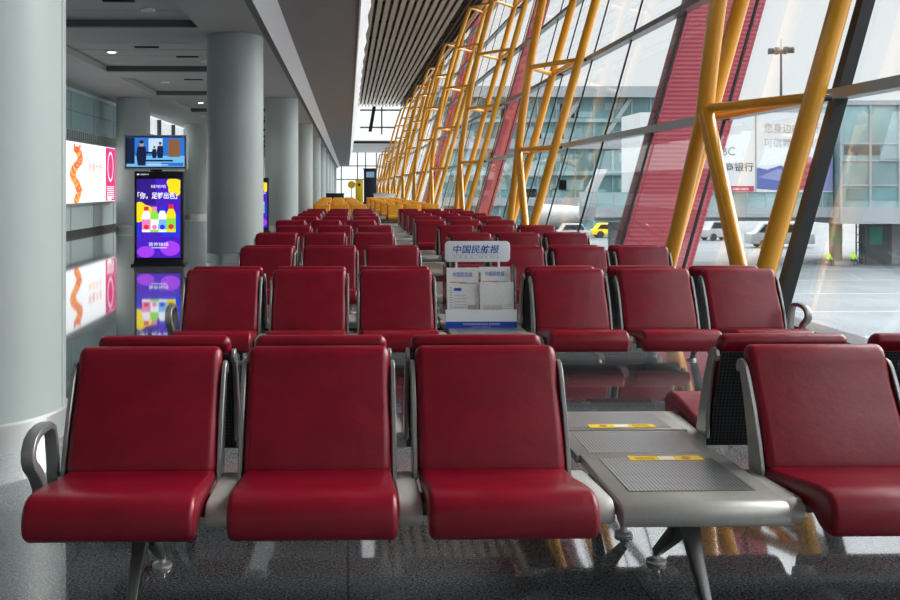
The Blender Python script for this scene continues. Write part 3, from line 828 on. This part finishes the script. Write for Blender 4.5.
# ------------------------------------------------------------------ far end of the hall
o = thing('information_kiosk', 'dark navy information booth far down the aisle', 'booth', (1.95, 84, 0))
mb = MB(); mb.box(-.55, .55, -.4, .4, 0, 2.9, 'navy'); build(mb, 'body', o, off=.03)
mb = MB(); mb.box(-.35, .35, -.42, -.40, 2.2, 2.7, glow('booth_screen', S(120, 150, 180), .8)); build(mb, 'screen', o)
mb = MB(); mb.box(-.6, .6, -.45, .45, 2.9, 3.0, 'black'); build(mb, 'cap', o)
o = thing('totem_sign', 'tall yellow totem sign with a black mark beside the navy booth', 'sign', (.95, 80, 0))
mb = MB(); mb.box(-.32, .32, -.1, .1, .08, 1.95, 'yellow_sign'); build(mb, 'panel', o, off=.03)
mb = MB(); mb.lathe([(.12, -.112), (.12, -.10)], 'black', 16); q = mb.bevel_mesh('mark'); pm = link('mark', q, o, (0, 0, 1.6)); pm.rotation_euler = (-PI/2, 0, 0); pm.location = (0, 0, 1.55)
mb = MB(); mb.box(-.4, .4, -.2, .2, 0, .08, 'black'); build(mb, 'base', o)
o = thing('round_sign', 'round yellow sign on a post left of the yellow totem', 'sign', (.30, 80, 0))
mb = MB(); mb.lathe([(.30, -.03), (.32, 0), (.30, .03)], 'yellow_sign', 24); q = mb.bevel_mesh('board'); pm = link('board', q, o, (0, 0, 1.55)); pm.rotation_euler = (PI/2, 0, 0)
mb = MB(); mb.tube([(0, .05, 0), (0, .05, 1.6)], .03, 'black', 10); build(mb, 'post', o)
o = thing('service_counter', 'long white counter far off beside the yellow trusses', 'counter', (3.2, 72, 0))
mb = MB(); mb.box(-1.25, .35, -.3, .3, 0, .82, 'white'); build(mb, 'body', o, off=.02)
mb = MB(); mb.box(-1.3, .4, -.35, .35, .82, .88, 'steel'); build(mb, 'worktop', o, off=.01)
o = thing('low_counter', 'low dark blue desk far off by the columns', 'desk', (-1.0, 70, 0))
mb = MB(); mb.box(-.7, .7, -.3, .3, 0, .85, 'navy'); build(mb, 'body', o, off=.02)
mb = MB(); mb.box(-.75, .75, -.35, .35, .85, .9, 'black'); build(mb, 'worktop', o, off=.01)

# ------------------------------------------------------------------ outside
AZ = -5.7
mb = MB(); mb.box(4.6, 420, -120, 420, AZ-.3, AZ, 'apron')
for k in range(7):
    y = 44+k*9
    mb.box(10, 90, y, y+.25, AZ, AZ+.01, 'bridge_white')
struct(build(mb, 'ground', smooth=False))

# fixed link bridge with billboard, glass gate building beyond to the right
BY = 84.
br = thing('link_bridge', 'long pale link bridge carrying a bank billboard, outside the window', 'bridge', (0, BY, 0))
mb = MB(); mb.box(22, 43.4, 0, 6, -1.35, -.45, 'bridge_white'); mb.box(22, 43.4, .5, 5.5, -1.7, -1.35, 'concrete'); build(mb, 'deck', br, smooth=False)
mb = MB(); mb.box(22, 43.4, .1, 5.9, -.45, .9, 'bld_glass_pale')
x = 22.
while x < 43.4: mb.box(x-.06, x+.06, .05, .12, -.45, .9, 'bridge_white'); x += 1.7
build(mb, 'glass_wall', br, smooth=False)
bb = MB(); bb.box(26, 43.3, .0, 5.8, .9, 8.0, mat('board_white', (.50, .51, .515, 1), .5)); BB = build(bb, 'billboard', br, smooth=False)
mb = MB(); fb = lambda u, v, e=0.: (u, -.02-e, v)
GR = mat('board_grey', S(60, 66, 70), .6); RDb = mat('board_red', S(150, 30, 40), .6); PKb = mat('board_pinkline', S(150, 35, 75), .6); LVb = mat('board_lavender', S(118, 125, 165), .6); BLb = mat('board_blue', S(75, 88, 145), .6)
PGR = mat('board_palegrey', S(128, 132, 135), .6); PNK = mat('board_pink', S(155, 75, 88), .6); DK = mat('board_dark', S(32, 36, 48), .6)
add_text(mb, 'ICBC', 1, lambda u, v: fb(u+33.4, 4.55+v), GR, width=2.2, height=.75)
add_text(mb, '中国工商银行', 1, lambda u, v: fb(u+33.55, 3.15+v), DK, width=5.2, height=.8, bold=.01)
n = 28
ring = [fb(32.75+.78*math.cos(2*PI*k/n), 6.0+.78*math.sin(2*PI*k/n)) for k in range(n)]+[fb(32.75+.6*math.cos(2*PI*k/n), 6.0+.6*math.sin(2*PI*k/n)) for k in range(n)]
mb.add(ring, [(k, (k+1) % n, n+(k+1) % n, n+k) for k in range(n)], RDb)
rec(mb, fb, 32.4, 33.1, 5.62, 5.78, RDb); rec(mb, fb, 32.4, 33.1, 6.22, 6.38, RDb); rec(mb, fb, 32.66, 32.84, 5.62, 6.38, RDb)
rec(mb, fb, 30, 36.2, .95, 1.45, PKb)
add_text(mb, 'www.icbc.com', 1, lambda u, v: fb(u+34.5, 1.2+v, .01), 'white', width=2.4, height=.25)
rec(mb, fb, 36.3, 36.42, .9, 8, PGR)
add_text(mb, '您身边的银行', 1, lambda u, v: fb(u+39.6, 6.6+v), PGR, width=5.0, height=.85)
add_text(mb, '可信赖的银行', 1, lambda u, v: fb(u+39.6, 5.3+v), PGR, width=5.0, height=.8)
mb.add([fb(*p) for p in ((36.45, 1.2), (39.6, 1.0), (40.0, 2.4), (38.6, 3.3), (37.4, 2.9), (36.45, 3.1))], [tuple(range(6))], BLb)
mb.add([fb(p[0], p[1], .005) for p in ((36.6, 2.2), (38.4, 1.9), (39.3, 2.6), (38.4, 3.0), (37.2, 2.5))], [tuple(range(5))], LVb)
mb.add([fb(p[0], p[1], .005) for p in ((39.8, 1.0), (41.2, 1.2), (42.0, 3.6), (41.2, 4.1), (40.6, 3.0))], [tuple(range(5))], PNK)
for k in range(4): mb.add([fb(p[0], p[1], .01) for p in ((39.95+.15*k, 1.25+.6*k), (41.3+.2*k, 1.35+.6*k), (41.35+.2*k, 1.55+.6*k), (40.0+.15*k, 1.45+.6*k))], [(0, 1, 2, 3)], RDb)
mb.add([fb(p[0], p[1], .004) for p in ((42.0, 1.0), (43.3, 1.0), (43.3, 6.8), (42.5, 6.3), (42.1, 4.2))], [tuple(range(5))], LVb)
build(mb, 'printed_advertisement', BB, smooth=False)
mb = MB(); mb.lathe([(.55, AZ), (.55, -1.9)], 'concrete', 24, (24.5, 3)); build(mb, 'pier', br)
gb = thing('gate_building', 'teal glass gate building on a concrete base at the right edge', 'building', (0, BY-1, 0))
mb = MB(); mb.box(43.5, 66, 0, 14, -.4, 8.6, 'bld_glass_pale'); build(mb, 'glass_walls', gb, smooth=False)
mb = MB(); mb.box(43.4, 66, -.15, 14, -1.9, -.4, 'bridge_white'); mb.box(43.4, 66, -.2, 14, 8.6, 9.0, 'bridge_white'); build(mb, 'floor_slab', gb, smooth=False)
mb = MB(); mb.lathe([(.55, AZ), (.55, -1.9)], mat('pier_grey', (.11, .125, .145, 1), .6), 24, (44.6, 3)); p_ = build(mb, 'pier', gb)
mb = MB(); mb.lathe([(.565, AZ+2.0), (.565, AZ+3.3)], 'green_sign', 24, (44.6, 3)); build(mb, 'green_band', p_)
mb = MB(); mb.box(43.45, 45.9, 1.6, 4.4, AZ, AZ+.35, 'concrete'); build(mb, 'kerb', p_)
x = 43.5; fr = MB()
while x < 66: fr.box(x-.10, x+.10, -.12, 0, -.4, 8.6, 'bridge_white'); x += 2.6
for z in (1.5, 3.7, 5.2): fr.box(43.4, 66, -.1, 0, z-.07, z+.07, 'bridge_white')
build(fr, 'window_frame', gb, smooth=False)
dk = MB()
dk.box(43.8, 47.0, -.05, -.01, 4.2, 5.0, 'conc_dark'); dk.box(49.3, 50.4, -.05, -.01, -.3, 8.3, 'bld_glass'); dk.box(44, 66, -.04, -.01, .2, 1.2, 'bld_glass'); dk.box(53.4, 54.3, -.05, -.01, -.3, 8.3, 'bld_glass')
build(dk, 'dark_glazing', gb, smooth=False)
mb = MB(); mb.box(47.1, 49.8, 3.0, 3.7, AZ, -1.9, 'conc_dark'); mb.box(49.8, 50.4, 3.0, 3.7, AZ, -1.9, 'concrete'); mb.box(47.7, 48.9, 2.95, 3.0, AZ+1.8, AZ+3.4, 'green_sign'); build(mb, 'base_block', gb, smooth=False)
mb = MB(); mb.box(50.4, 66, 4, 4.6, AZ, -1.9, 'bridge_white')
for z in (-4.8, -3.9, -3.0): mb.box(50.4, 66, 3.95, 4, z, z+.06, 'conc_dark')
build(mb, 'ground_wall', gb, smooth=False)
mb = MB()
for x in (46.1, 47.0): mb.box(x-.05, x+.05, 2.2, 2.3, AZ, -1.9, 'mast')
for k in range(5): mb.box(46.1, 47.0, 2.2, 2.3, AZ+.6+.7*k, AZ+.68+.7*k, 'mast')
build(mb, 'ladder', gb, smooth=False)

# terminal wing across the apron
tw = thing('terminal_wing', 'long teal glass terminal wing across the apron', 'building', (0, 150, 0))
mb = MB(); mb.box(15, 58, 0, 20, AZ, 15.5, 'bld_glass'); build(mb, 'glass_walls', tw, smooth=False)
mb = MB(); mb.box(14, 59, -1.5, 21, 15.5, 17.2, 'bridge_white'); build(mb, 'roof', tw, smooth=False)
for z, h in ((-1.6, 1.3), (3.2, .7), (7.4, 1.6), (11.6, .6)):
    mb = MB(); mb.box(15, 58, -.6, 0, z, z+h, 'bld_glass_pale' if h < 1 else 'bridge_white'); build(mb, 'floor_band', tw, smooth=False)
mb = MB(); x = 15.
while x < 58: mb.box(x-.12, x+.12, -.2, 0, AZ, 15.5, 'bld_glass_pale'); x += 3.0
build(mb, 'window_frame', tw, smooth=False)
random.seed(11)
mb = MB()
for k in range(46):
    x = 15.5+40*random.random(); z = random.choice((-.2, .9, 4.0, 5.4, 9.1, 12.4, 13.6)); w = 1+3*random.random()
    mb.box(x, min(x+w, 58), -.12, -.02, z, z+.7+random.random()*1.2, 'bld_glass_pale')
for k in range(5):
    x = 16+8*k
    mb.prism([(x, 8.9), (x+.8, 8.9), (x+5.2, 15.4), (x+4.4, 15.4)], -.5, -.1, 'bridge_white', 'y')
build(mb, 'pale_glazing', tw, smooth=False)

# service vehicles, aircraft tail, light mast
def vehicle(label, loc, l, h, rz=0, cab='front', m='vehicle'):
    t = thing('service_vehicle', label, 'vehicle', loc, rz, 'apron vehicles')
    mb = MB(); mb.prism([(-l/2, .45), (l/2, .45), (l/2, h*.55), (l*.34, h*.6), (l*.22, h), (-l*.30, h), (-l*.42, h*.6), (-l/2, h*.55)], -.95, .95, m, 'y'); build(mb, 'body', t, off=.06, seg=2)
    mb = MB(); mb.prism([(l*.31, h*.62), (l*.21, h*.93), (-l*.28, h*.93), (-l*.38, h*.62)], -.97, .97, 'black', 'y'); build(mb, 'windows', t)
    for x in (-l*.3, l*.3):
        for s in (-1, 1):
            mb = MB(); mb.tube([(x, s*.78, .48), (x, s*1.02, .48)], .48, 'tyre', 20); build(mb, 'wheel', t)
    return t
vehicle('white service van on the apron, seen between the near yellow tubes', (50.4, 110, AZ), 7.5, 2.9)
vehicle('small white tug parked under the bank billboard', (49.0, 125, AZ), 4.6, 2.6, .3)
vehicle('white service truck standing before the terminal wing', (30.5, 128, AZ), 4.4, 2.1)
vehicle('yellow service truck standing before the terminal wing', (36.5, 132, AZ), 5, 2.0, 0, m='yellow_sign')
tl = thing('aircraft', 'white aircraft tail and rear fuselage before the terminal wing', 'aircraft', (36.0, 136, AZ))
mb = MB(); mb.prism([(-3.4, 3.6), (-1.6, 3.6), (1.3, 9.6), (-.3, 9.6)], -.18, .18, 'vehicle', 'y'); build(mb, 'tail_fin', tl, off=.05)
mb = MB(); mb.tube([(-9, 0, 3.0), (-5, 0, 2.9), (-1, 0, 3.2), (2.2, 0, 3.8)], [1.7, 1.6, 1.0, .25], 'vehicle', 20); build(mb, 'fuselage', tl)
mb = MB(); mb.prism([(-1.6, -3.2), (-.6, -3.2), (.9, 0), (-.6, 3.2), (-1.6, 3.2), (-1.2, 0)], 3.5, 3.6, 'vehicle', 'z'); build(mb, 'tailplane', tl)
mb = MB(); mb.tube([(-6, 0, 0), (-6, 0, 1.5)], .15, 'mast', 10); build(mb, 'landing_gear', tl)
ms = thing('light_mast', 'tall apron light mast with a ring of floodlights against the sky', 'light mast', (69.0, 150, AZ))
mb = MB(); mb.tube([(0, 0, 0), (0, 0, 29)], [.35, .16], 'mast', 12); mb.tube([(0, 0, 29), (0, 0, 30.6)], .05, 'mast', 6); build(mb, 'pole', ms)
mb = MB()
for k in range(16):
    a, b = 2*PI*k/16, 2*PI*(k+1)/16
    mb.tube([(1.3*math.cos(a), 1.3*math.sin(a), 28.6), (1.3*math.cos(b), 1.3*math.sin(b), 28.6)], .07, 'mast', 6)
for k in range(4): mb.tube([(0, 0, 28.6), (1.3*math.cos(k*PI/2), 1.3*math.sin(k*PI/2), 28.6)], .06, 'mast', 6)
build(mb, 'ring', ms)
for k in range(8):
    a = 2*PI*k/8
    mb = MB(); mb.box(-.42, .42, -.25, .25, -.3, .45, 'mast'); build(mb, 'floodlight', ms, (1.6*math.cos(a), 1.6*math.sin(a), 28.7), a, off=.04)

# two seated workers in hi-vis by the pier
def worker(label, loc, rz):
    me = bpy.data.meshes.new('body')
    V = [(0, 0, .50), (0, .02, .75), (0, 0, .98), (0, -.02, 1.12), (0, -.04, 1.24),
         (.11, -.02, .48), (.13, -.42, .50), (.13, -.44, .10), (.13, -.56, .05),
         (-.11, -.02, .48), (-.13, -.42, .50), (-.13, -.44, .10), (-.13, -.56, .05),
         (.19, 0, 1.0), (.25, -.08, .74), (.16, -.32, .60), (-.19, 0, 1.0), (-.25, -.08, .74), (-.16, -.32, .60)]
    E = [(0, 1), (1, 2), (2, 3), (3, 4), (0, 5), (5, 6), (6, 7), (7, 8), (0, 9), (9, 10), (10, 11), (11, 12), (2, 13), (13, 14), (14, 15), (2, 16), (16, 17), (17, 18)]
    rad = [.15, .15, .15, .06, .10, .10, .075, .055, .045, .10, .075, .055, .045, .07, .05, .04, .07, .05, .04]
    me.from_pydata(V, E, [])
    o = bpy.data.objects.new('person', me); COL.objects.link(o)
    md = o.modifiers.new('s', 'SKIN'); sv = me.skin_vertices[0].data if me.skin_vertices else None
    if sv is None:
        bm = bmesh.new(); bm.from_mesh(me); bm.verts.layers.skin.verify(); bm.to_mesh(me); bm.free(); sv = me.skin_vertices[0].data
    for i, r in enumerate(rad): sv[i].radius = (r, r)
    sv[0].use_root = True
    o.modifiers.new('u', 'SUBSURF').levels = 1
    dg = bpy.context.evaluated_depsgraph_get(); m2 = bpy.data.meshes.new_from_object(o.evaluated_get(dg))
    bpy.data.objects.remove(o)
    m2.materials.clear()
    for k in ('hivis', 'trouser', 'skin', 'black'): m2.materials.append(M[k])
    for p in m2.polygons:
        c = p.center
        p.material_index = 3 if (c.z > 1.27 and c.y > -.09) or c.z > 1.30 else 2 if c.z > 1.10 or (c.y < -.27 and c.z > .545 and abs(c.x) > .10) else 0 if c.z > .58 else 1
    m2.shade_smooth()
    o = link('person', m2, None, loc, rz); tag(o, label, 'person', 'apron workers')
    return o
worker('worker in a hi-vis vest sitting right of the bridge pier', (45.3, BY+.3, AZ+.0), 0)
worker('worker in a hi-vis vest sitting left of the bridge pier', (43.0, BY+.2, AZ+.0), .4)

# ------------------------------------------------------------------ light, sky, camera
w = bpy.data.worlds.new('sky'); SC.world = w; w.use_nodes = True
nt = w.node_tree; bg = nt.nodes['Background']
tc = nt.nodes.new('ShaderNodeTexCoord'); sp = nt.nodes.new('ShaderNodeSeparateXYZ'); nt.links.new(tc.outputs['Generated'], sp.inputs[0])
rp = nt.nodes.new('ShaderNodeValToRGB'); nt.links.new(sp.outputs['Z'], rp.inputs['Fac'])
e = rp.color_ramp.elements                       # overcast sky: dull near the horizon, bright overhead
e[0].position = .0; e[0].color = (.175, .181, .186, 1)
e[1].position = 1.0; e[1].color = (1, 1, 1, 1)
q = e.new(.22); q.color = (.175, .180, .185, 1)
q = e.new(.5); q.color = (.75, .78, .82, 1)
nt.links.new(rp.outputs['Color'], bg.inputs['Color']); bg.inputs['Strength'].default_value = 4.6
def area(name, loc, sx_, sy_, e, rot=(0, 0, 0), col=(1, 1, 1)):
    l = bpy.data.lights.new(name, 'AREA'); l.shape = 'RECTANGLE'; l.size = sx_; l.size_y = sy_; l.energy = e; l.color = col
    o = bpy.data.objects.new(name, l); COL.objects.link(o); o.location = loc; o.rotation_euler = rot; return o
sun = bpy.data.lights.new('sun', 'SUN'); sun.energy = 3.6; sun.angle = R(40); sun.color = (1, .97, .92)
so = bpy.data.objects.new('sun', sun); COL.objects.link(so); so.rotation_euler = Vector((-.78, -.30, -.55)).to_track_quat('-Z', 'Y').to_euler()

cam = bpy.data.cameras.new('camera'); co = bpy.data.objects.new('camera', cam); COL.objects.link(co)
co.location = (0, 0, 1.36); co.rotation_euler = (R(90), 0, R(-1.2))
cam.sensor_width = 36; cam.lens = 38.0; cam.shift_x = .0912; cam.shift_y = -.1256; cam.clip_end = 2000; cam.clip_start = .05
SC.camera = co
vs = SC.view_settings
vs.view_transform = 'Standard'; vs.look = 'None'; vs.exposure = 0.5; vs.gamma = 1.0; vs.use_curve_mapping = False
